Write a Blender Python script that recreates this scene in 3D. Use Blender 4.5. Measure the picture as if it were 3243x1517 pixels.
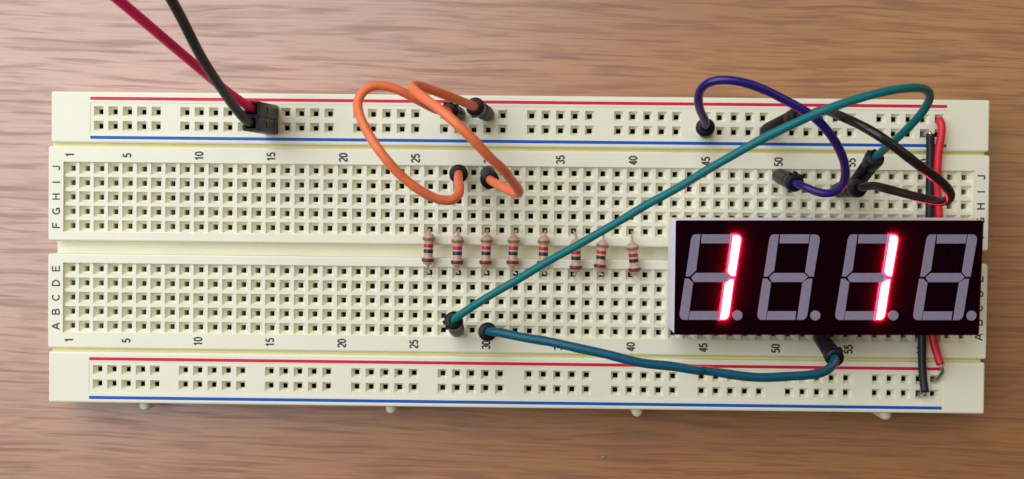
import bpy, bmesh, math, random
from mathutils import Vector, Matrix, Euler
from mathutils.geometry import tessellate_polygon
random.seed(7)
MM = 0.001
SC = bpy.context.scene
for o in list(bpy.data.objects): bpy.data.objects.remove(o)
COL = SC.collection

# ---------------------------------------------------------------- camera
cam = bpy.data.cameras.new('camera'); camo = bpy.data.objects.new('camera', cam); COL.objects.link(camo)
camo.location = (0.828*MM, 4.613*MM, 173.194*MM)
camo.rotation_euler = (math.radians(-0.8302), math.radians(0.5431), math.radians(0.6209))
cam.sensor_width = 36; cam.lens = 33; cam.sensor_fit = 'HORIZONTAL'
cam.clip_start = 0.005; cam.clip_end = 20
cam.dof.use_dof = True; cam.dof.focus_distance = 0.160; cam.dof.aperture_fstop = 30
SC.camera = camo

# ---------------------------------------------------------------- light
world = bpy.data.worlds.new('World'); SC.world = world; world.use_nodes = True
bg = world.node_tree.nodes['Background']
bg.inputs[0].default_value = (1.0, 0.88, 0.66, 1); bg.inputs[1].default_value = 0.125
def area(name, loc, aim, size, power, color):
    l = bpy.data.lights.new(name, 'AREA'); l.shape = 'RECTANGLE'; l.size, l.size_y = size; l.energy = power; l.color = color
    o = bpy.data.objects.new(name, l); COL.objects.link(o); o.location = loc
    o.rotation_euler = (Vector(aim) - Vector(loc)).to_track_quat('-Z', 'Y').to_euler(); return o
area('window_light', (-0.225, 0.165, 0.34), (0, 0, 0), (0.60, 0.42), 2.50, (0.955, 0.985, 1.10))
area('room_lamp', (0.36, 0.30, 0.50), (0.05, 0, 0), (0.30, 0.30), 0.40, (1.0, 0.80, 0.46))
SC.view_settings.view_transform = 'Standard'; SC.view_settings.look = 'None'
SC.view_settings.exposure = 0.0; SC.view_settings.gamma = 1.0
SC.cycles.max_bounces = 12; SC.cycles.diffuse_bounces = 8; SC.cycles.glossy_bounces = 4

# ---------------------------------------------------------------- materials
def srgb(r, g, b):
    f = lambda c: (c/255/12.92 if c/255 <= .04045 else ((c/255+.055)/1.055)**2.4)
    return (f(r), f(g), f(b), 1)
def principled(name, color, rough=.5, spec=.5, metal=0, vary=.06, scale=900, bump=0.0, bscale=4000, coat=0):
    m = bpy.data.materials.new(name); m.use_nodes = True; nt = m.node_tree; N = nt.nodes; L = nt.links
    b = N['Principled BSDF']; b.inputs['Roughness'].default_value = rough; b.inputs['Metallic'].default_value = metal
    b.inputs['Specular IOR Level'].default_value = spec; b.inputs['Coat Weight'].default_value = coat
    tc = N.new('ShaderNodeTexCoord'); nz = N.new('ShaderNodeTexNoise'); nz.inputs['Scale'].default_value = scale
    nz.inputs['Detail'].default_value = 3
    L.new(tc.outputs['Object'], nz.inputs['Vector'])
    r = N.new('ShaderNodeValToRGB'); c = color
    r.color_ramp.elements[0].position = .3; r.color_ramp.elements[1].position = .7
    r.color_ramp.elements[0].color = (c[0]*(1-vary), c[1]*(1-vary), c[2]*(1-vary*1.2), 1)
    r.color_ramp.elements[1].color = (min(1, c[0]*(1+vary)), min(1, c[1]*(1+vary)), min(1, c[2]*(1+vary)), 1)
    L.new(nz.outputs['Fac'], r.inputs['Fac']); L.new(r.outputs['Color'], b.inputs['Base Color'])
    if bump:
        n2 = N.new('ShaderNodeTexNoise'); n2.inputs['Scale'].default_value = bscale; n2.inputs['Detail'].default_value = 2
        L.new(tc.outputs['Object'], n2.inputs['Vector'])
        bp = N.new('ShaderNodeBump'); bp.inputs['Strength'].default_value = bump; bp.inputs['Distance'].default_value = 0.00005
        L.new(n2.outputs['Fac'], bp.inputs['Height']); L.new(bp.outputs['Normal'], b.inputs['Normal'])
    return m
def emitter(name, color, strength):
    m = bpy.data.materials.new(name); m.use_nodes = True; b = m.node_tree.nodes['Principled BSDF']
    b.inputs['Base Color'].default_value = (.3, .05, .07, 1); b.inputs['Roughness'].default_value = .5
    b.inputs['Emission Color'].default_value = color; b.inputs['Emission Strength'].default_value = strength
    return m
def wood():
    m = bpy.data.materials.new('oak_wood'); m.use_nodes = True; nt = m.node_tree; N = nt.nodes; L = nt.links
    b = N['Principled BSDF']
    tc = N.new('ShaderNodeTexCoord')
    def mapped(scale, rot=0.0, off=(0, 0, 0)):
        mp = N.new('ShaderNodeMapping'); mp.inputs['Scale'].default_value = scale
        mp.inputs['Rotation'].default_value = (0, 0, math.radians(rot)); mp.inputs['Location'].default_value = off
        return mp
    # slow bend of the grain lines
    w0 = N.new('ShaderNodeTexNoise'); w0.inputs['Scale'].default_value = 1; w0.inputs['Detail'].default_value = 2
    mw = mapped((14, 50, 1)); L.new(tc.outputs['Object'], mw.inputs[0]); L.new(mw.outputs[0], w0.inputs['Vector'])
    sub = N.new('ShaderNodeVectorMath'); sub.operation = 'SUBTRACT'; sub.inputs[1].default_value = (.5, .5, .5)
    L.new(w0.outputs['Color'], sub.inputs[0])
    mul = N.new('ShaderNodeVectorMath'); mul.operation = 'MULTIPLY'; mul.inputs[1].default_value = (.004, .0052, 0)
    L.new(sub.outputs[0], mul.inputs[0])
    add = N.new('ShaderNodeVectorMath'); add.operation = 'ADD'
    turn = mapped((1, 1, 1), 1.3); L.new(tc.outputs['Object'], turn.inputs[0])
    L.new(turn.outputs[0], add.inputs[0]); L.new(mul.outputs[0], add.inputs[1])
    def noise(scale, detail, rough, rot=0, off=(0, 0, 0)):
        mp = mapped(scale, rot, off); L.new(add.outputs[0], mp.inputs[0])
        n = N.new('ShaderNodeTexNoise'); n.inputs['Scale'].default_value = 1; n.inputs['Detail'].default_value = detail
        n.inputs['Roughness'].default_value = rough
        L.new(mp.outputs[0], n.inputs['Vector']); return n.outputs['Fac']
    def ramp(fac, *els):
        r = N.new('ShaderNodeValToRGB'); e = r.color_ramp.elements
        e[0].position, e[0].color = els[0][0], (els[0][1],)*3+(1,)
        e[1].position, e[1].color = els[-1][0], (els[-1][1],)*3+(1,)
        for p, v in els[1:-1]:
            k = e.new(p); k.color = (v, v, v, 1)
        L.new(fac, r.inputs['Fac']); return r.outputs['Color']
    pores = ramp(noise((46, 950, 1), 2.6, .6), (.52, 0), (.58, .6), (.68, 1))
    fine = ramp(noise((62, 2300, 1), 2.5, .6, off=(3, 7, 0)), (.47, 0), (.66, 1))
    flakes = ramp(noise((62, 470, 1), 2.0, .55, rot=0, off=(11, 2, 0)), (.54, 0), (.61, 1))
    bands = noise((5, 75, 1), 3.0, .5, off=(1, 5, 0))
    def mix(fac, a, c2, k):
        mu = N.new('ShaderNodeMath'); mu.operation = 'MULTIPLY'; mu.inputs[1].default_value = k; L.new(fac, mu.inputs[0])
        x = N.new('ShaderNodeMix'); x.data_type = 'RGBA'; L.new(mu.outputs[0], x.inputs['Factor'])
        if isinstance(a, tuple): x.inputs[6].default_value = a
        else: L.new(a, x.inputs[6])
        x.inputs[7].default_value = c2; return x.outputs[2]
    c = mix(ramp(bands, (.3, 0), (.7, 1)), WOOD_A, WOOD_B, 1.0)
    c = mix(flakes, c, WOOD_C, .45)
    c = mix(fine, c, WOOD_D, .42)
    c = mix(pores, c, WOOD_D, .62)
    L.new(c, b.inputs['Base Color'])
    rr = N.new('ShaderNodeMath'); rr.operation = 'MULTIPLY_ADD'; rr.inputs[1].default_value = .15; rr.inputs[2].default_value = .42
    L.new(pores, rr.inputs[0]); L.new(rr.outputs[0], b.inputs['Roughness'])
    b.inputs['Specular IOR Level'].default_value = 1.0
    cw = N.new('ShaderNodeMath'); cw.operation = 'MULTIPLY_ADD'; cw.inputs[1].default_value = -.42; cw.inputs[2].default_value = 1.0
    mx = N.new('ShaderNodeMath'); mx.operation = 'MAXIMUM'; fl = N.new('ShaderNodeMath'); fl.operation = 'MULTIPLY'; fl.inputs[1].default_value = .7
    L.new(flakes, fl.inputs[0]); L.new(pores, mx.inputs[0]); L.new(fl.outputs[0], mx.inputs[1]); L.new(mx.outputs[0], cw.inputs[0]); L.new(cw.outputs[0], b.inputs['Coat Weight'])
    b.inputs['Coat IOR'].default_value = 1.65; b.inputs['Coat Roughness'].default_value = .38
    bp = N.new('ShaderNodeBump'); bp.inputs['Strength'].default_value = .15; bp.inputs['Distance'].default_value = 0.00012; bp.invert = True
    L.new(pores, bp.inputs['Height']); L.new(bp.outputs['Normal'], b.inputs['Normal'])
    return m
WOOD_A = (.47, .212, .074, 1); WOOD_B = (.38, .160, .051, 1); WOOD_C = (.29, .115, .042, 1); WOOD_D = (.19, .066, .024, 1)
M = {
 'wood': wood(),
 'abs': principled('ivory_abs', (.87, .855, .66, 1), .42, .4, vary=.02, scale=110, bump=.15, bscale=3000),
 'clip': principled('contact_metal', (.24, .23, .225, 1), .5, .4, metal=.6),
 'leaf': principled('contact_leaf_metal', (.72, .69, .70, 1), .5, .5, metal=.25),
 'red_ink': principled('red_ink', srgb(222, 26, 62), .5, .3, vary=.08),
 'blue_ink': principled('blue_ink', srgb(0, 92, 190), .5, .3, vary=.08),
 'ink': principled('black_ink', srgb(72, 68, 66), .6, .3, vary=.15),
 'orange': principled('orange_pvc', srgb(242, 124, 78), .38, .32, bump=.2),
 'blue': principled('blue_pvc', srgb(28, 22, 106), .28, .45, bump=.15),
 'black': principled('black_pvc', srgb(22, 19, 20), .26, .5, bump=.15),
 'green': principled('green_pvc', srgb(5, 113, 115), .38, .32, bump=.2),
 'teal': principled('teal_pvc', srgb(4, 86, 106), .38, .32, bump=.2),
 'crimson': principled('crimson_pvc', srgb(236, 36, 104), .38, .32, bump=.2),
 'grey': principled('dark_grey_pvc', srgb(50, 50, 54), .38, .32, bump=.2),
 'hook_red': principled('red_hookup_pvc', srgb(222, 34, 48), .38, .45, bump=.2),
 'hook_black': principled('black_hookup_pvc', srgb(28, 27, 33), .42, .45, bump=.25, bscale=2500),
 'plug': principled('plug_black', srgb(15, 14, 18), .42, .28, bump=.3, bscale=2500),
 'tin': principled('tinned_wire', (.62, .60, .58, 1), .3, .5, metal=1),
 'tan': principled('resistor_tan', srgb(198, 164, 134), .35, .5, vary=.05),
 'r_red': principled('band_red', srgb(186, 24, 50), .4, .5),
 'r_black': principled('band_black', srgb(30, 34, 56), .4, .5),
 'r_brown': principled('band_brown', srgb(104, 40, 50), .4, .5),
 'r_gold': principled('band_gold', srgb(150, 112, 88), .35, .5, metal=.15),
 'case': principled('display_case_grey', srgb(232, 228, 238), .5, .4, vary=.03),
 'face': principled('display_face', srgb(14, 1, 8), .35, .02, vary=.1),
 'segment': principled('unlit_segment', srgb(140, 130, 150), .5, .3, vary=.05, scale=1500),
 'lit': emitter('lit_core', (1.0, .036, .062, 1), 42.0),
 'rim': emitter('lit_rim', (1.0, .008, .15, 1), 1.1),
 'tongue': principled('abs_bounce_tint', (.80, .74, .30, 1), .45, .4, vary=.03, scale=200),  # ivory plastic, with the yellow of light bouncing in the gap put into its colour
 'backing': principled('backing_black', (.045, .018, .042, 1), .6, .02, vary=.1),
 'lint': principled('lint_white', (.38, .32, .32, 1), .8, .2),
}

def tinted_sheet():
    m = bpy.data.materials.new('tinted_face_sheet'); m.use_nodes = True; nt = m.node_tree; N = nt.nodes; L = nt.links
    N.remove(N['Principled BSDF']); out = N['Material Output']
    a = N.new('ShaderNodeBsdfTransparent'); a.inputs[0].default_value = (.55, .30, .40, 1)
    b = N.new('ShaderNodeBsdfTranslucent'); b.inputs[0].default_value = (.17, .002, .036, 1)
    x = N.new('ShaderNodeMixShader'); x.inputs[0].default_value = .35
    L.new(a.outputs[0], x.inputs[1]); L.new(b.outputs[0], x.inputs[2]); L.new(x.outputs[0], out.inputs[0]); return m
M['face'] = tinted_sheet()

# ---------------------------------------------------------------- helpers
def link(name, me, mat, parent=None, smooth=False):
    if mat is not None:
        for k in (mat if isinstance(mat, (list, tuple)) else [mat]): me.materials.append(M[k])
    if smooth:
        for p in me.polygons: p.use_smooth = True
    o = bpy.data.objects.new(name, me); COL.objects.link(o)
    if parent: o.parent = parent
    return o
def mesh(name, V, F, mat, parent=None, smooth=False, fm=None):
    me = bpy.data.meshes.new(name); me.from_pydata([tuple(c*MM for c in v) for v in V], [], F); me.validate()
    o = link(name, me, mat, parent, smooth)
    if fm:
        for p, i in zip(me.polygons, fm): p.material_index = i
    return o
def thing(name, label, cat, loc=(0, 0, 0), rot=(0, 0, 0), group=None):
    o = bpy.data.objects.new(name, None); COL.objects.link(o)
    o.empty_display_size = .005
    o.location = [c*MM for c in loc]; o.rotation_euler = rot; o['label'] = label; o['category'] = cat
    if group: o['group'] = group
    return o
def tag(o, label=None, cat=None, group=None, kind=None):
    for k, v in (('label', label), ('category', cat), ('group', group), ('kind', kind)):
        if v: o[k] = v
    return o
class MB:
    def __init__(s): s.V = []; s.F = []
    def add(s, V, F):
        n = len(s.V); s.V += [tuple(v) for v in V]; s.F += [tuple(i+n for i in f) for f in F]
    def box(s, x0, y0, z0, x1, y1, z1):
        s.add([(x0,y0,z0),(x1,y0,z0),(x1,y1,z0),(x0,y1,z0),(x0,y0,z1),(x1,y0,z1),(x1,y1,z1),(x0,y1,z1)],
              [(0,3,2,1),(4,5,6,7),(0,1,5,4),(1,2,6,5),(2,3,7,6),(3,0,4,7)])
    def loft(s, loops, cap0=True, cap1=True):
        n = len(loops[0]); V = [p for l in loops for p in l]; F = []
        for k in range(len(loops)-1):
            for i in range(n):
                j = (i+1) % n; F.append((k*n+i, k*n+j, (k+1)*n+j, (k+1)*n+i))
        if cap0: F.append(tuple(range(n))[::-1])
        if cap1: F.append(tuple((len(loops)-1)*n+i for i in range(n)))
        s.add(V, F)
    def build(s, name, mat, parent=None, smooth=False): return mesh(name, s.V, s.F, mat, parent, smooth)
def rrect(x0, y0, x1, y1, r, z, n=4):
    out = []
    for cx, cy, a0 in ((x1-r, y1-r, 0), (x0+r, y1-r, 90), (x0+r, y0+r, 180), (x1-r, y0+r, 270)):
        for k in range(n+1):
            a = math.radians(a0+90*k/n); out.append((cx+r*math.cos(a), cy+r*math.sin(a), z))
    return out
def slab(mb, x0, y0, x1, y1, z0, z1, ch=.3, r=.5, cap1=True):
    rr = lambda d, z: rrect(x0+d, y0+d, x1-d, y1-d, max(r-d, .05), z)
    mb.loft([rr(0, z0), rr(0, z1-ch), rr(ch*.3, z1-ch*.3), rr(ch, z1)], True, cap1)
    return rr(ch, z1)
def smooth_path(pts, step=.45):
    P = [Vector(p) for p in pts]; P = [2*P[0]-P[1]] + P + [2*P[-1]-P[-2]]; out = []
    for i in range(1, len(P)-2):
        p0, p1, p2, p3 = P[i-1:i+3]
        d = [max((b-a).length, 1e-4)**.5 for a, b in ((p0, p1), (p1, p2), (p2, p3))]
        t0 = 0; t1 = d[0]; t2 = t1+d[1]; t3 = t2+d[2]
        n = max(2, int((p2-p1).length/step))
        for k in range(n):
            t = t1+(t2-t1)*k/n
            a1 = p0*(t1-t)/(t1-t0)+p1*(t-t0)/(t1-t0); a2 = p1*(t2-t)/(t2-t1)+p2*(t-t1)/(t2-t1); a3 = p2*(t3-t)/(t3-t2)+p3*(t-t2)/(t3-t2)
            b1 = a1*(t2-t)/(t2-t0)+a2*(t-t0)/(t2-t0); b2 = a2*(t3-t)/(t3-t1)+a3*(t-t1)/(t3-t1)
            out.append(b1*(t2-t)/(t2-t1)+b2*(t-t1)/(t2-t1))
    out.append(P[-2])
    for _ in range(6):                                   # relax the bends a little
        out = [out[0]] + [(out[i-1]+2*out[i]+out[i+1])/4 for i in range(1, len(out)-1)] + [out[-1]]
    return out
def tube(mb, path, r, n=16):
    path = [Vector(p) for p in path]; loops = []; up = None
    for i, p in enumerate(path):
        t = (path[min(i+1, len(path)-1)]-path[max(i-1, 0)]).normalized()
        if up is None: up = t.orthogonal().normalized()
        up = (up-t*up.dot(t)).normalized(); s = t.cross(up)
        rad = r(i/(len(path)-1)) if callable(r) else r
        loops.append([tuple(p+(up*math.cos(2*math.pi*k/n)+s*math.sin(2*math.pi*k/n))*rad) for k in range(n)])
    mb.loft(loops)
def lathe(mb, prof, n=24, mat=Matrix.Identity(4)):
    loops = [[tuple(mat @ Vector((r*math.cos(2*math.pi*k/n), r*math.sin(2*math.pi*k/n), z))) for k in range(n)] for r, z in prof]
    mb.loft(loops)
def frame_to(base, top):
    d = (Vector(top)-Vector(base)); z = d.normalized(); x = Vector((1, 0, 0)); x = (x-z*x.dot(z)).normalized(); y = z.cross(x)
    m = Matrix((x, y, z)).transposed().to_4x4(); m.translation = Vector(base); return m, d.length
def shade_auto(o, ang=35):
    me = o.data
    for p in me.polygons: p.use_smooth = True
    bm = bmesh.new(); bm.from_mesh(me); a = math.radians(ang)
    for e in bm.edges:
        if len(e.link_faces) == 2 and e.calc_face_angle(0) > a: e.smooth = False
    bm.to_mesh(me); bm.free(); return o
def arc(cx, cy, rx, ry, a0, a1, n=10):
    return [(cx+rx*math.cos(math.radians(a0+(a1-a0)*k/n)), cy+ry*math.sin(math.radians(a0+(a1-a0)*k/n))) for k in range(n+1)]
# strokes of plain sans-serif characters, 1 high; width comes with each
GLYPH = {
 '0': (.56, [arc(.28, .5, .22, .44, 90, 450, 22)]),
 '1': (.56, [[(.08, .74), (.20, .78), (.29, .86), (.33, 1.0)], [(.33, 1.0), (.33, 0)]]),
 '2': (.56, [arc(.28, .70, .21, .24, 170, -30, 10)+[(.40, .46), (.14, .22), (.06, .06)], [(.05, .06), (.52, .06)]]),
 '3': (.56, [arc(.27, .72, .20, .22, 165, -80, 10), arc(.27, .29, .22, .23, 82, -165, 11)]),
 '4': (.56, [[(.40, 0), (.40, .97)], [(.40, .95), (.05, .30)], [(.03, .27), (.55, .27)]]),
 '5': (.56, [[(.49, .94), (.14, .94)], [(.15, .96), (.09, .50)], [(.09, .50)]+arc(.27, .33, .22, .27, 135, -155, 12)]),
 '6': (.56, [arc(.28, .31, .21, .25, 90, 450, 18), arc(.30, .52, .23, .43, 175, 75, 7)]),
 'A': (.76, [[(.03, 0), (.37, .98)], [(.39, .98), (.73, 0)], [(.15, .33), (.61, .33)]]),
 'B': (.72, [[(.09, 0), (.09, 1)], [(.09, .94), (.38, .94)]+arc(.38, .735, .22, .205, 90, -90, 8)+[(.09, .53)], [(.38, .53)]+arc(.40, .295, .25, .235, 90, -90, 8)+[(.09, .06)]]),
 'C': (.78, [arc(.41, .5, .34, .44, 42, 318, 18)]),
 'D': (.76, [[(.09, 0), (.09, 1)], [(.09, .94), (.30, .94)]+arc(.32, .5, .36, .44, 90, -90, 12)+[(.09, .06)]]),
 'E': (.68, [[(.09, 0), (.09, 1)], [(.09, .94), (.64, .94)], [(.09, .52), (.60, .52)], [(.09, .06), (.66, .06)]]),
 'F': (.64, [[(.09, 0), (.09, 1)], [(.09, .94), (.62, .94)], [(.09, .50), (.54, .50)]]),
 'G': (.82, [arc(.42, .5, .35, .44, 45, 318, 18)+[(.70, .20)], [(.71, .02), (.71, .46)], [(.76, .46), (.44, .46)]]),
 'H': (.76, [[(.09, 0), (.09, 1)], [(.67, 0), (.67, 1)], [(.09, .53), (.67, .53)]]),
 'I': (.26, [[(.13, 0), (.13, 1)]]),
 'J': (.56, [[(.44, 1), (.44, .30)]+arc(.25, .28, .19, .23, 0, -170, 9)]),
}
def printed(name, text, x, y, z, cap, wscale, mat, parent):
    """flat ink on the plastic, reading upward (turned a quarter turn to the left); centred on x, y"""
    V = []; F = []; pen = 0; wd = .09*cap; lay = 0; adv = []
    for ch in text: adv.append(pen); pen += GLYPH[ch][0]*wscale*cap+(.05*cap)
    tot = pen-.05*cap
    for ch, u0 in zip(text, adv):
        for st in GLYPH[ch][1]:
            P = [Vector((u0+u*wscale*cap-tot/2, (v-.5)*cap)) for u, v in st]
            n = len(P); zz = lay*.002; lay += 1; base = len(V)
            for i, p in enumerate(P):
                t = (P[min(i+1, n-1)]-P[max(i-1, 0)]).normalized(); s = Vector((-t.y, t.x))*wd*(1+.10*math.sin(i*1.7+x*3+y))
                for q in (p+s, p-s): V.append((-q.y, q.x, zz))
            F += [(base+2*i, base+2*i+1, base+2*i+3, base+2*i+2) for i in range(n-1)]
    o = mesh(name, V, [f[::-1] for f in F], mat, parent); o.location = (x*MM, y*MM, z*MM); return o
PITCH = 2.54
colx = lambda c: -78.74+PITCH*(c-1)
ROWS = dict(J=13.97, I=11.43, H=8.89, G=6.35, F=3.81, E=-3.81, D=-6.35, C=-8.89, B=-11.43, A=-13.97, TR=24.02, TB=21.46, BR=-21.6, BB=-24.16)
ZT = 8.5

# ---------------------------------------------------------------- wire and resistor routes, millimetres
J = {'black': {'path': [(46.92, 22.88, 22.5), (47.21, 23.04, 26.0), (47.6, 22.72, 29.0), (48.17, 21.77, 32.0), (49.76, 20.14, 35.0), (52.24, 18.15, 37.0),
                    (55.24, 16.03, 37.5), (58.65, 13.73, 37.0), (62.1, 11.72, 35.5), (63.98, 10.34, 34.0), (64.83, 9.31, 32.5), (64.59, 8.86, 31.0),
                    (63.47, 9.3, 28.5), (61.31, 10.32, 25.5), (59.02, 11.22, 22.5), (57.61, 11.78, 20.0)],
           'plugs': [((43.18, 21.46, 8.55), (45.78, 23.02, 20.0)), ((55.88, 11.43, 8.55), (56.45, 11.42, 18.0))]},
 'blue': {'path': [(29.64, 21.67, 24.5), (28.64, 22.69, 26.5), (27.74, 24.06, 29.0), (27.61, 25.34, 31.0), (28.61, 26.29, 32.5), (30.68, 26.57, 33.5),
                   (33.39, 26.11, 34.0), (36.65, 24.99, 34.0), (40.27, 23.47, 33.5), (43.48, 21.76, 33.0), (46.01, 20.0, 32.0), (48.3, 17.85, 30.5),
                   (49.95, 15.53, 29.0), (50.91, 13.39, 27.5), (51.15, 11.76, 26.0), (50.65, 10.66, 24.5), (49.29, 10.28, 23.0), (47.65, 10.81, 21.5),
                   (46.34, 11.61, 20.3)],
          'plugs': [((33.02, 21.46, 8.55), (30.26, 20.76, 22.0)), ((45.72, 13.97, 8.55), (45.68, 12.1, 19.0))]},
 'green': {'path': [(-7.83, -9.08, 23.5), (-5.04, -7.2, 24.5), (-0.99, -4.63, 25.5), (5.82, -0.48, 27.0), (12.43, 3.4, 28.5), (18.31, 7.07, 30.5),
                    (23.83, 10.39, 33.0), (29.04, 13.73, 36.0), (34.2, 16.86, 38.5), (41.25, 20.45, 40.0), (46.38, 22.44, 40.5), (50.97, 23.88, 40.0),
                    (54.7, 24.76, 38.5), (57.4, 25.18, 37.0), (59.73, 25.32, 35.0), (61.36, 24.83, 33.0), (61.96, 23.79, 31.0), (61.8, 22.41, 29.0),
                    (60.73, 20.43, 26.5), (59.48, 18.54, 24.0)],
           'plugs': [((-10.16, -13.97, 8.55), (-9.89, -10.72, 22.0)), ((58.42, 11.43, 8.55), (58.36, 16.44, 20.0))]},
 'orange_a': {'path': [(-9.08, 11.61, 25.5), (-8.67, 10.25, 28.0), (-8.83, 8.95, 29.5), (-9.87, 8.13, 30.5), (-12.02, 8.57, 31.5),
                       (-14.75, 10.03, 33.0), (-17.28, 12.05, 34.0), (-19.77, 15.04, 35.0), (-21.91, 17.92, 34.0), (-23.34, 20.74, 33.0),
                       (-23.89, 22.72, 32.0), (-23.59, 24.34, 31.5), (-22.46, 25.46, 31.0), (-20.76, 25.84, 30.5), (-18.81, 25.44, 30.0),
                       (-16.68, 24.53, 29.0), (-14.81, 23.62, 27.5), (-12.98, 22.86, 25.0)],
              'plugs': [((-10.16, 13.97, 8.55), (-9.31, 12.86, 22.0)), ((-10.16, 24.02, 8.55), (-10.99, 22.84, 22.0))]},
 'orange_b': {'path': [(-3.49, 11.51, 24.0), (-2.05, 10.71, 25.5), (-0.76, 9.96, 27.0), (0.16, 9.58, 28.3), (0.59, 9.53, 29.8), (0.31, 10.27, 32.0),
                       (-0.59, 11.31, 34.0), (-1.81, 12.71, 37.0), (-3.67, 14.24, 39.5), (-6.05, 16.73, 41.5), (-8.09, 18.51, 42.0),
                       (-10.45, 20.61, 41.0), (-13.16, 22.75, 39.0), (-14.87, 24.18, 37.0), (-15.48, 24.88, 35.5), (-15.11, 25.37, 34.0),
                       (-13.68, 25.18, 32.0), (-11.27, 24.63, 29.0), (-8.82, 24.17, 25.0)],
              'plugs': [((-5.08, 13.97, 8.55), (-4.27, 11.95, 22.0)), ((-5.08, 24.02, 8.55), (-6.91, 23.94, 20.5))]},
 'teal': {'path': [(-2.66, -12.49, 23.0), (-0.46, -12.64, 24.0), (3.15, -13.15, 25.5), (7.88, -13.91, 27.0), (12.55, -14.85, 28.0),
                   (17.21, -15.72, 28.5), (23.07, -16.68, 28.5), (29.03, -17.53, 28.0), (29.0, -17.44, 27.5), (34.98, -18.29, 27.0),
                   (41.12, -18.7, 26.0), (45.84, -18.6, 25.0), (49.12, -17.97, 24.0), (51.03, -17.15, 22.5)],
          'plugs': [((-5.08, -13.97, 8.55), (-4.32, -12.54, 22.0)), ((53.34, -13.97, 8.55), (52.12, -16.41, 20.5))]}}
HW = {'black': {'ends': [(71.12, 21.46, 8.55), (71.12, -24.16, 8.55)],
           'path': [(71.54, 21.31, 9.7), (71.69, 18.82, 9.5), (71.74, 13.9, 9.4), (71.84, 7.11, 9.3), (71.46, -2.01, 9.3), (70.89, -13.63, 9.3),
                    (70.94, -16.88, 9.3), (71.04, -20.12, 9.4), (71.18, -22.07, 9.6), (71.35, -23.55, 9.9)]},
 'red': {'bare': [(73.99, -19.06, 10.3), (74.23, -19.79, 10.2), (73.98, -20.8, 9.4)],
         'ends': [(73.66, 24.02, 8.55), (73.66, -21.6, 8.55)],
         'path': [(73.1, 23.86, 9.5), (73.22, 23.37, 10.0), (73.36, 22.26, 10.2), (73.1, 20.14, 10.2), (72.78, 17.69, 10.1), (72.76, 15.3, 10.0),
                  (72.81, 12.37, 9.7), (73.23, 9.53, 9.4), (73.48, 7.12, 9.3), (73.21, -1.99, 9.3), (72.7, -13.61, 9.3), (73.21, -16.26, 9.6),
                  (73.81, -18.7, 10.2)]}}
PL = {'grey': {'base': (-43.18, 21.46, 8.55),
          'path': [(-43.15, 20.77, 23.7), (-43.52, 21.53, 25.0), (-44.07, 22.67, 27.0), (-44.62, 24.7, 31.0), (-45.21, 26.86, 35.0),
                   (-45.68, 28.84, 38.2), (-46.03, 31.13, 41.5), (-46.31, 32.91, 44.0), (-46.55, 34.44, 46.5), (-46.84, 35.48, 48.0),
                   (-47.13, 36.9, 50.5)],
          'top': (-42.82, 20.65, 22.5)},
 'red': {'base': (-43.18, 24.02, 8.55),
         'path': [(-43.37, 23.48, 23.3), (-44.24, 24.18, 24.3), (-45.01, 24.77, 25.6), (-45.97, 25.77, 27.8), (-46.87, 26.74, 30.0),
                  (-48.5, 28.64, 34.5), (-50.11, 30.47, 38.5), (-51.54, 32.15, 42.5), (-53.0, 33.8, 46.0), (-53.85, 34.72, 48.0),
                  (-54.97, 36.01, 50.5)],
         'top': (-42.63, 22.93, 22.5)}}
RS = [((-15.07, 3.26, 10.3), (-15.29, -2.4, 10.3)), ((-10.1, 2.93, 10.3), (-10.21, -2.72, 10.3)), ((-5.03, 3.04, 10.3), (-5.26, -2.71, 10.3)),
 ((-0.36, 3.0, 10.3), (-0.56, -2.62, 10.3)), ((4.86, 2.98, 10.3), (4.74, -2.67, 10.3)), ((10.45, 2.49, 10.3), (10.44, -3.42, 10.3)),
 ((15.11, 2.31, 10.3), (14.52, -3.08, 10.3)), ((20.09, 2.05, 10.3), (20.74, -3.61, 10.3))]

# ================================================================ table
mb = MB(); rr = lambda d, z: rrect(-420+d, -300+d, 420-d, 320-d, 8, z)
mb.loft([rr(2, -27.0), rr(0, -25), rr(0, -2), rr(.6, -.6), rr(2, 0)])
tag(mb.build('table_top', 'wood'), kind='structure')

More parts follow.
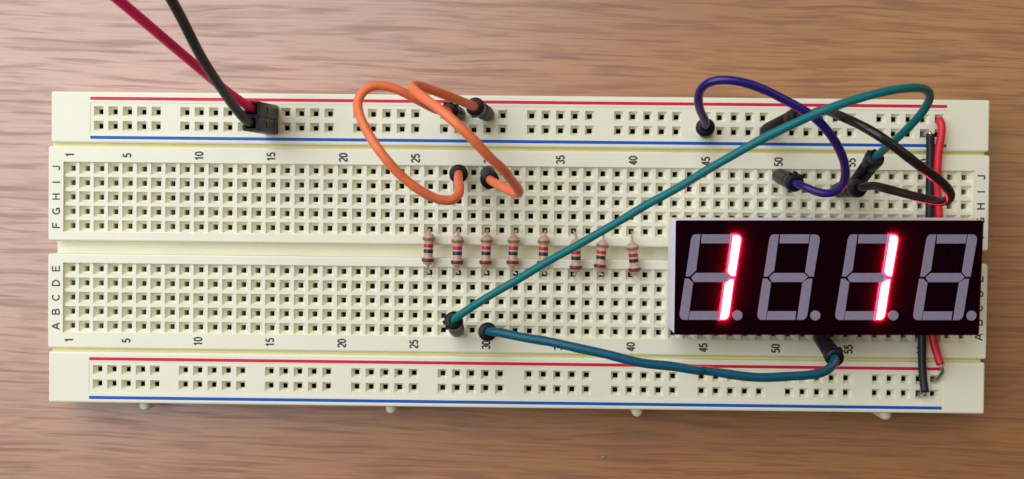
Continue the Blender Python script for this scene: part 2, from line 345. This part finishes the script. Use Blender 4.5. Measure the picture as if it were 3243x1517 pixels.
# ================================================================ breadboard
board = thing('breadboard', 'long ivory solderless breadboard full of square holes, lying on the wooden table', 'breadboard')
def hole_field(mb, cm, lm, xs, ys, x0, x1, y0, y1, half, zt, skip=lambda i: False, deep=1.35, shaft=.5, contact=None, throat=.5):
    """square funnels with a narrow shaft below each, in a field of ribs at height zt"""
    for i, x in enumerate(xs):
        for j, y in enumerate(ys):
            a0 = x0 if i == 0 else x-PITCH/2; a1 = x1 if i == len(xs)-1 else x+PITCH/2
            yy = sorted(ys); k = yy.index(y); b0 = y0 if k == 0 else (yy[k-1]+y)/2; b1 = y1 if k == len(yy)-1 else (yy[k+1]+y)/2
            if skip(i):
                mb.add([(a0,b0,zt),(a1,b0,zt),(a1,b1,zt),(a0,b1,zt)], [(0,1,2,3)]); continue
            sq = lambda h, z: [(x-h,y-h,z),(x+h,y-h,z),(x+h,y+h,z),(x-h,y+h,z)]
            loops = [[(a0,b0,zt),(a1,b0,zt),(a1,b1,zt),(a0,b1,zt)], sq(half, zt), sq(half-.05, zt-.12), sq(shaft, zt-deep), sq(shaft, zt-deep-throat)]
            mb.loft(loops, False, False)
            cw = .98; zc = zt-deep-throat                        # the wider spring pocket under the plastic throat
            cm.loft([sq(shaft, zc), sq(cw, zc-.02), sq(cw, .9)], False, True)
            if contact == 'x':
                for s in (-1, 1):
                    u = x+s*(shaft-.06); lm.box(min(u, x+s*(shaft-.005)), y-.42, 1.2, max(u, x+s*(shaft-.005)), y+.42, zc-.05-.35*random.random())
            elif contact == 'y':
                for s in (-1, 1):
                    u = y+s*(shaft-.06); lm.box(x-.42, min(u, y+s*(shaft-.005)), 1.2, x+.42, max(u, y+s*(shaft-.005)), zc-1.6)
def cap_with_field(mb, outer, fx0, fy0, fx1, fy1, z, zf):
    inner = [(fx0, fy0, z), (fx1, fy0, z), (fx1, fy1, z), (fx0, fy1, z)]
    allv = outer+inner
    tris = tessellate_polygon([[Vector(p) for p in outer], [Vector(p) for p in inner[::-1]]])
    idx = list(range(len(outer)))+[len(outer)+k for k in (3, 2, 1, 0)]
    F = []
    for t in tris:
        t = [idx[k] for k in t]; a, b, c = (Vector(allv[k]) for k in t)
        F.append(tuple(t) if (b-a).cross(c-a).z > 0 else tuple(t[::-1]))
    mb.add(allv, F)
    lo = [(p[0], p[1], zf) for p in inner]
    mb.add(inner+lo, [(i, (i+1) % 4, 4+(i+1) % 4, 4+i) for i in range(4)])
# --- terminal block: two hole plates on one body with the trough between
mb = MB(); cm = MB(); lm = MB(); tongues = []
mb.box(-82.40, -1.3, 0.03, 82.30, 1.3, 5.3)                 # trough floor joining the two hole plates
for s in (1, -1):
    y0, y1 = (1.12, 17.84) if s > 0 else (-17.84, -1.12)
    outer = slab(mb, -82.55, y0, 82.55, y1, 0.02, ZT, .28, .45, cap1=False)
    xs = [colx(c) for c in range(1, 64)]; ys = [ROWS[k] for k in ('JIHGF' if s > 0 else 'EDCBA')]
    fx0, fx1, fy0, fy1 = xs[0]-1.1, xs[-1]+1.1, min(ys)-1.1, max(ys)+1.1
    zf = ZT-.40
    cap_with_field(mb, outer, fx0, fy0, fx1, fy1, ZT, zf)
    hole_field(mb, cm, lm, xs, ys, fx0, fx1, fy0, fy1, 1.0, zf, contact='x', deep=.92, shaft=.45, throat=.8)
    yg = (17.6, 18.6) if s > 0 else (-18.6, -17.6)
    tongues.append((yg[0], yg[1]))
mb.add(*(lambda m: (m.V, m.F))((lambda m: (m.box(82.2, -.55, 1.0, 83.0, .75, 5.3), m)[1])(MB())))   # small end tab in the trough
block = shade_auto(mb.build('terminal_block', 'abs', board), 30)
tag(cm.build('spring_pockets', 'clip', block), kind='stuff'); tag(lm.build('contact_leaves', 'leaf', block), kind='stuff')
for y0, y1 in tongues:                                   # strip each rail slides on; its yellow is painted bounce light
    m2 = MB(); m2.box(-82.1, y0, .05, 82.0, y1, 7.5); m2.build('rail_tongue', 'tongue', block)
for c in (1, 5, 10, 15, 20, 25, 30, 35, 40, 45, 50, 55, 60):
    for y in (16.28, -16.38):
        printed('printed_number', str(c), colx(c), y, ZT+.02, 1.5, .86, 'ink', block)
for k in 'ABCDEFGHIJ':
    for x in (-81.08, 81.06):
        printed('printed_letter', k, x, ROWS[k], ZT+.02, 1.36, 1.12, 'ink', block)
# --- power rails
for s in (1, -1):
    y1 = 27.46 if s > 0 else -18.42; y0 = y1-9.06
    mb = MB(); cm = MB(); lm = MB()
    xl, xr = (-82.08, 82.38) if s > 0 else (-82.38, 82.36)
    outer = slab(mb, xl, y0, xr, y1, 0.02, ZT, .34, .4, cap1=False)
    xs = [colx(c) for c in range(3, 62)]; ys = [ROWS[k] for k in (('TR', 'TB') if s > 0 else ('BR', 'BB'))]
    fx0, fx1, fy0, fy1 = xs[0]-1.5, xs[-1]+1.5, min(ys)-1.5, max(ys)+1.5
    zf = ZT-.07
    cap_with_field(mb, outer, fx0, fy0, fx1, fy1, ZT, zf)
    hole_field(mb, cm, lm, xs, ys, fx0, fx1, fy0, fy1, .84, zf, skip=lambda i: i % 6 == 5, contact='y', deep=.9, shaft=.43, throat=.5)
    rail = shade_auto(mb.build('power_rail', 'abs', board), 30)
    tag(rail, label='power rail along the top edge' if s > 0 else 'power rail along the bottom edge with four mounting pegs')
    tag(cm.build('spring_pockets', 'clip', rail), kind='stuff'); tag(lm.build('contact_leaves', 'leaf', rail), kind='stuff')
    for nm, mt, yy in (('red_stripe', 'red_ink', y1-1.22), ('blue_stripe', 'blue_ink', y0+.98)):
        m2 = MB(); m2.loft([rrect(-75.15, yy-.27, 74.9, yy+.27, .2, ZT+.005), rrect(-75.15, yy-.27, 74.9, yy+.27, .2, ZT+.02)])
        m2.build(nm, mt, rail)
    if s < 0:
        for x in (-66.4, -22.1, 22.0, 66.3):
            m2 = MB(); T = Matrix.Translation((x, y0-.85, 0))
            lathe(m2, [(.55, 1.0), (1.0, 1.3), (1.0, 5.2), (.92, 5.7), (.65, 6.05), (.15, 6.2)], 20, T)
            m2.box(x-.5, y0-.4, 1.2, x+.5, y0+.3, 5.2)
            shade_auto(m2.build('mounting_peg', 'abs', rail), 40)

# ================================================================ resistors
BODY = [(.10, 0), (.42, .06), (.78, .28), (1.04, .72), (1.09, 1.05), (1.02, 1.32), (.83, 1.52), (.80, 1.7), (.80, 4.05), (.83, 4.25), (1.02, 4.42), (1.09, 4.75), (1.04, 5.05), (.80, 5.42), (.42, 5.66), (.10, 5.72)]
def radius_at(z):
    for (r0, z0), (r1, z1) in zip(BODY, BODY[1:]):
        if z0 <= z <= z1: return r0+(r1-r0)*(z-z0)/(z1-z0)
    return .1
BANDS = [('gold_band', 'r_gold', .86, 1.36), ('red_band', 'r_red', 1.98, 2.58), ('black_band', 'r_black', 2.92, 3.54), ('brown_band', 'r_brown', 4.50, 5.10)]
RLAB = ['tan striped resistor at the left end of the row across the trough',
 'tan striped resistor second from the left in the row across the trough',
 'tan striped resistor third from the left in the row across the trough',
 'tan striped resistor fourth from the left, last one clear of the long green wire',
 'tan striped resistor with its lower end hidden under the long green wire',
 'tan striped resistor with its red band half hidden by the green wire',
 'tan striped resistor with its top end just below the green wire, second from the display',
 'tilted tan striped resistor nearest the display, long bare lead at its top']
def make_resistor():
    root = thing('resistor', 'resistor', 'resistor', group='resistors bridging the centre trough')
    mb = MB(); lathe(mb, [(r, -z) for r, z in BODY], 24); body = mb.build('body', 'tan', root, True)
    for nm, mt, z0, z1 in BANDS:
        m2 = MB(); zs = [z0+(z1-z0)*k/6 for k in range(7)]
        lathe(m2, [(radius_at(zs[0])-.03, -zs[0])]+[(radius_at(z)+.022, -z) for z in zs]+[(radius_at(zs[-1])-.03, -zs[-1])], 24)
        m2.build(nm, mt, body, True)
    return root, body
proto, pbody = make_resistor()
kids = list(pbody.children)
for n, (top, bot) in enumerate(RS):
    cx = colx(26+2*n); mid = (Vector(top)+Vector(bot))/2
    if n == 0: root, body = proto, pbody
    else:
        root = proto.copy(); COL.objects.link(root); body = pbody.copy(); COL.objects.link(body); body.parent = root
        for k in kids:
            c = k.copy(); COL.objects.link(c); c.parent = body
    root['label'] = RLAB[n]
    base = Vector((cx, mid.y, ZT)); root.location = base*MM
    tilt = (.0, .0, .0, .0, .0, .03, -.02, .05)[n]
    t = Vector(top)+Vector((0, 0, tilt*6)); b = Vector(bot)+Vector((0, 0, -tilt*2))
    m, ln = frame_to(t, t+(t-b)); spin = Matrix.Rotation(n*1.3, 4, 'Z'); m = m @ spin
    m.translation = (t-base)*MM; body.matrix_local = m @ Matrix.Scale((t-b).length/5.72, 4, (0, 0, 1))
    ax = (t-b).normalized()
    for end, sg, row in ((t, 1, 'F'), (b, -1, 'E')):
        h = Vector((cx, ROWS[row], ZT)); d = ax*sg; gap = max(abs(h.y-end.y), .3)
        k1 = end+d*min(.55, gap*.45); k1.z -= .05
        k2 = h+Vector((.05*math.sin(n*2.1), -sg*.12*gap, .25)); k2.z = min(k2.z, k1.z-.3)
        pts = [end-d*.25, end+d*.05, k1, k2, h+Vector((0, 0, -.9)), h+Vector((0, 0, -4.6))]
        path = [p-base for p in smooth_path(pts, .2)]
        m2 = MB(); tube(m2, path, lambda f: .20, 10)
        m3 = MB(); q = max(3, int(len(path)*.16)); tube(m3, path[:q], lambda f: .36-.15*f, 12)   # paint run down onto the lead
        m3.build('paint_neck', 'tan', root, True)
        m2.build('lead', 'tin', root, True)

# ================================================================ seven segment display
dc = Vector((51.37, -3.36, 17.9)); HZ = 7.9
disp = thing('led_display', 'black four digit seven segment LED display with grey case, two red ones lit', 'led display', (dc.x+.25, dc.y+.57, ZT))
disp.rotation_euler = (math.radians(4.0), 0, math.radians(.6))
zf = dc.z-ZT; DW, DH = 50.45/2, 19.1/2
mb = MB(); R = lambda d, z: rrect(-DW+d, -DH+d, DW-d, DH-d, .25, z, 2)
mb.loft([R(.4, zf-HZ), R(.0, zf-HZ+.4), R(.06, zf-.50), R(.10, zf-.38)])
case = shade_auto(mb.build('case', 'case', disp), 30)
mb = MB(); mb.loft([R(.3, zf-.42), R(.05, zf-.34), R(.05, zf-.28)]); mb.build('backing_plate', 'backing', disp)
mb = MB(); mb.loft([R(.02, zf-.33), R(.02, zf-.05), R(.06, zf-.01)], False, True); face = mb.build('face_plate', 'face', disp)
for s in (-1, 1):
    for k in range(6):
        m2 = MB(); x = PITCH*(k-2.5); m2.box(x-.25, s*7.62-.15, -5, x+.25, s*7.62+.15, zf-HZ+.3); m2.build('pin', 'tin', case)
SEG = {
 'a': [(383,217),(655,217),(646,300),(378,300)],
 'f': [(294,238),(305,223),(322,217),(372,217),(336,548),(320,562),(278,603),(240,603),(284,262)],
 'b': [(665,217),(715,218),(736,228),(748,248),(750,268),(703,603),(660,603),(622,562)],
 'g': [(290,612),(334,570),(612,570),(650,606),(606,654),(316,654)],
 'e': [(232,622),(270,622),(309,660),(269,1003),(222,1003),(203,994),(191,976),(188,950)],
 'd': [(284,922),(549,922),(542,1003),(274,1003)],
 'c': [(652,622),(693,622),(654,950),(646,976),(632,994),(610,1003),(557,1003),(599,663)],
}
def inset(poly, d):
    n = len(poly); out = []; P = [Vector(p) for p in poly]
    area2 = sum(P[i].x*P[(i+1) % n].y-P[(i+1) % n].x*P[i].y for i in range(n)); sg = 1 if area2 > 0 else -1
    for i in range(n):
        a, b, c = P[i-1], P[i], P[(i+1) % n]; e0 = (b-a).normalized(); e1 = (c-b).normalized()
        n0 = Vector((-e0.y, e0.x))*sg; n1 = Vector((-e1.y, e1.x))*sg; h = (n0+n1); k = max(1+n0.dot(n1), .35)
        out.append(b+h/k*d)
    return out
def seg_poly(pts, k): return [((x-143)/56.35-25.18+12.87*k, 9.57-(y-88)/55.2) for x, y in pts]
def raised(name, poly, parent, lit):
    if sum(poly[i][0]*poly[(i+1) % len(poly)][1]-poly[(i+1) % len(poly)][0]*poly[i][1] for i in range(len(poly))) < 0: poly = poly[::-1]
    n = len(poly)
    if lit: poly = [tuple(p) for p in inset(poly, -.09)]
    lp = lambda P, z: [(p[0], p[1], z) for p in P]
    loops = [lp(poly, zf-.27), lp(poly, zf-.03), lp(poly, zf+.05), lp(inset(poly, .19 if lit else .06), zf+.09)]
    mb = MB(); mb.loft(loops, False, True)
    if lit:
        o = mesh(name, mb.V, mb.F, ['rim', 'lit'], parent, fm=[1]*n+[0]*(2*n)+[1]); tag(o, label='lit red segment, glowing white at its core')
    else: o = mb.build(name, 'segment', parent)
    return o
for k in range(4):
    for s, pts in SEG.items():
        raised('segment', seg_poly(pts, k), face, k in (0, 2) and s in 'bc')
    c = seg_poly([(728, 961)], k)[0]
    raised('decimal_point', [(c[0]+.84*math.cos(a*math.pi/12), c[1]+.84*math.sin(a*math.pi/12)) for a in range(24)], face, False)

# ================================================================ jumper wires
PLUG = [(.40, .05), (.85, .18), (1.10, .55), (1.26, 1.2), (1.33, 2.2), (1.36, 9.6), (1.22, 9.8), (1.22, 10.5), (1.34, 10.7), (1.50, 10.95), (1.55, 12.7), (1.46, 13.1), (1.16, 13.32), (.78, 13.36), (.70, 13.1), (.2, 13.05)]
def plug(root, base, top, org, spin, nubs):
    m, ln = frame_to(base, top); m = m @ Matrix.Rotation(spin, 4, 'Z'); m.translation = Vector(base)-org
    k = ln/13.4
    mb = MB(); lathe(mb, [(r, z*k) for r, z in PLUG], 28, m)
    for a in range(nubs):                                   # grip ribs on the collar
        T = m @ Matrix.Rotation(a*.62+.3, 4, 'Z') @ Matrix.Translation((1.56, 0, 0))
        lathe(mb, [(.12, 10.75*k), (.27, 11.0*k), (.27, 12.75*k), (.12, 13.0*k)], 8, T)
    o = shade_auto(mb.build('plug', 'plug', root), 40)
    mb = MB(); tube(mb, [Vector(base)-org+m.to_3x3() @ Vector((0, 0, .3)), Vector(base)-org, Vector(base)-org+Vector((0, 0, -5.5))], .32, 10)
    mb.build('pin', 'tin', o, True); return m.to_3x3() @ Vector((0, 0, 1))
JL = {
 'orange_a': ('orange jumper wire looping out widest to the left, crossing under the other orange one', 'orange', .72, (0, 4)),
 'orange_b': ('orange jumper wire with a sharp bend at its right, crossing over the other orange one', 'orange', .72, (0, 0)),
 'blue': ('dark blue jumper wire arching over the top right of the board', 'blue', .67, (0, 3)),
 'black': ('black jumper wire zigzagging beside the hookup wires above the display', 'black', .70, (0, 0)),
 'green': ('long green jumper wire running straight across the board, past the resistors', 'green', .63, (3, 3)),
 'teal': ('teal jumper wire curving below the display over the lower red stripe', 'teal', .72, (0, 2)),
}
def jitter(P, seed, amp):
    """small stiff kinks of used wire"""
    n = len(P); a = seed*1.7
    return [p+Vector((math.sin(i*.145+a)+.6*math.sin(i*.31+2*a), math.sin(i*.17+3*a)+.6*math.sin(i*.29+a), .6*math.sin(i*.12+a)))*amp*min(1, i/12, (n-1-i)/12) for i, p in enumerate(P)]
for key, (lab, mat, rad, nubs) in JL.items():
    d = J[key]; (b0, t0), (b1, t1) = d['plugs']
    org = Vector(b0)
    root = thing('jumper_wire', lab, 'jumper wire', b0, group='jumper wires with moulded black plugs')
    sp = 2.35 if key == 'green' else 1.1
    a0 = plug(root, b0, t0, org, sp, nubs[0]); a1 = plug(root, b1, t1, org, .5, nubs[1])
    pts = [Vector(t0)-a0*2.0, Vector(t0)+a0*.1]+[Vector(p) for p in d['path']]+[Vector(t1)+a1*.1, Vector(t1)-a1*2.0]
    mb = MB(); tube(mb, jitter([p-org for p in smooth_path(pts)], len(key), {'green': .03, 'teal': .10}.get(key, .06)), lambda f, rad=rad, q=len(key): rad*(1+.018*math.sin(f*61+q)+.012*math.sin(f*143+2*q)), 18)
    mb.build('insulation', mat, root, True)

# ================================================================ stripped hookup wires under the display
for key, lab, mat, ends in (('black', 'straight black hookup wire running under the display beside the red one', 'hook_black', None),
                            ('red', 'bent red hookup wire with bare silver end, running under the display at its right', 'hook_red', None)):
    d = HW[key]; org = Vector(d['path'][0]); org.z = ZT
    root = thing('hookup_wire', lab, 'hookup wire', org, group='hookup wires joining the two power rails')
    P = smooth_path(d['path'], .5)
    mb = MB(); wob = lambda f: .68+.012*math.sin(f*70)
    tube(mb, [p-org for p in P], wob, 16); mb.build('insulation', mat, root, True)
    for end, nxt, h in ((P[0], P[3], Vector(d['ends'][0])), (P[-1], P[-4], Vector(d['ends'][1]))):
        dirv = (end-nxt).normalized()
        mids = [Vector(p) for p in d['bare']] if (key == 'red' and end is P[-1]) else [end+dirv*.45+Vector((0, 0, -.1))]
        pts = [end-dirv*.8, end]+mids+[h+Vector((0, 0, .25)), h+Vector((0, 0, -.6)), h+Vector((0, 0, -5))]
        mb = MB(); tube(mb, [p-org for p in smooth_path(pts, .2)], .32, 10); mb.build('bare_end', 'tin', root, True)

# ================================================================ power leads with square single-pin housings
def housing(root, base, top, org, mat):
    m, ln = frame_to(base, top); m.translation = Vector(base)-org
    mb = MB(); h = 1.25; tr = lambda L: [tuple(m @ Vector(p)) for p in L]
    q = lambda d, z: rrect(-h+d, -h+d, h-d, h-d, .18, z, 2)
    qi = lambda w, z: rrect(-w, -w, w, w, .18, z, 2)
    mb.loft([tr(q(.12, .05)), tr(q(0, .25)), tr(q(0, ln-.2)), tr(q(.1, ln)), tr(qi(.85, ln)), tr(qi(.80, ln-2.2))], True, True)
    o = shade_auto(mb.build('connector_housing', 'plug', root), 35)
    mb = MB(); mb2 = MB()                                   # latch tongue on the right-hand side
    mb2.box(h-.02, -.55, 4.2, h+.10, .55, 8.8); mb2.box(h-.05, -.35, 9.0, h+.03, .35, 10.4)
    mb.add([m @ Vector(v) for v in mb2.V], mb2.F); mb.build('latch', 'plug', o)
    mb = MB(); mb.add([m @ Vector(v) for v in (lambda b: (b.box(-.32, -.32, -5.5, .32, .32, .2), b)[1])(MB()).V], [(0,3,2,1),(4,5,6,7),(0,1,5,4),(1,2,6,5),(2,3,7,6),(3,0,4,7)])
    mb.build('pin', 'tin', o)
    return m.to_3x3() @ Vector((0, 0, 1))
FAR = {'red': [(-72, 57, 56), (-88, 82, 58), (-108, 120, 50), (-128, 160, 26), (-142, 190, 6), (-152, 215, .85), (-175, 300, .76)],
       'grey': [(-51, 58, 56), (-56, 82, 58), (-66, 120, 50), (-80, 160, 26), (-92, 190, 6), (-102, 215, .85), (-126, 300, .76)]}
for key, lab, mat in (('red', 'crimson power lead rising out of the top left with a square black connector', 'crimson'),
                      ('grey', 'dark grey power lead crossing over the crimson one at the top left', 'grey')):
    d = PL[key]; base = Vector(d['base']); org = base.copy()
    root = thing('power_lead', lab, 'power lead', base, group='power leads plugged into the top rail')
    ax = housing(root, base, d['top'], org, mat)
    top = Vector(d['top'])
    pts = [top-ax*2.0, top-ax*.6]+[Vector(p) for p in d['path']]+[Vector(p) for p in FAR[key]]
    mb = MB(); tube(mb, [p-org for p in smooth_path(pts, .6)], .74, 18); mb.build('insulation', mat, root, True)

# ================================================================ a speck of lint
bm = bmesh.new(); bmesh.ops.create_icosphere(bm, subdivisions=2, radius=.34*MM)
for v in bm.verts:
    k = 1+.35*math.sin(v.co.x*9000+1)*math.cos(v.co.y*7000); v.co = Vector((v.co.x*k*1.2, v.co.y*k*.8, v.co.z*.5*k+.19*MM))
me = bpy.data.meshes.new('lint_speck'); bm.to_mesh(me); bm.free()
o = link('lint_speck', me, 'lint', None, True); o.location = (16.5*MM, -37.95*MM, 0)
tag(o, 'tiny white speck of lint on the wood below the breadboard', 'lint')
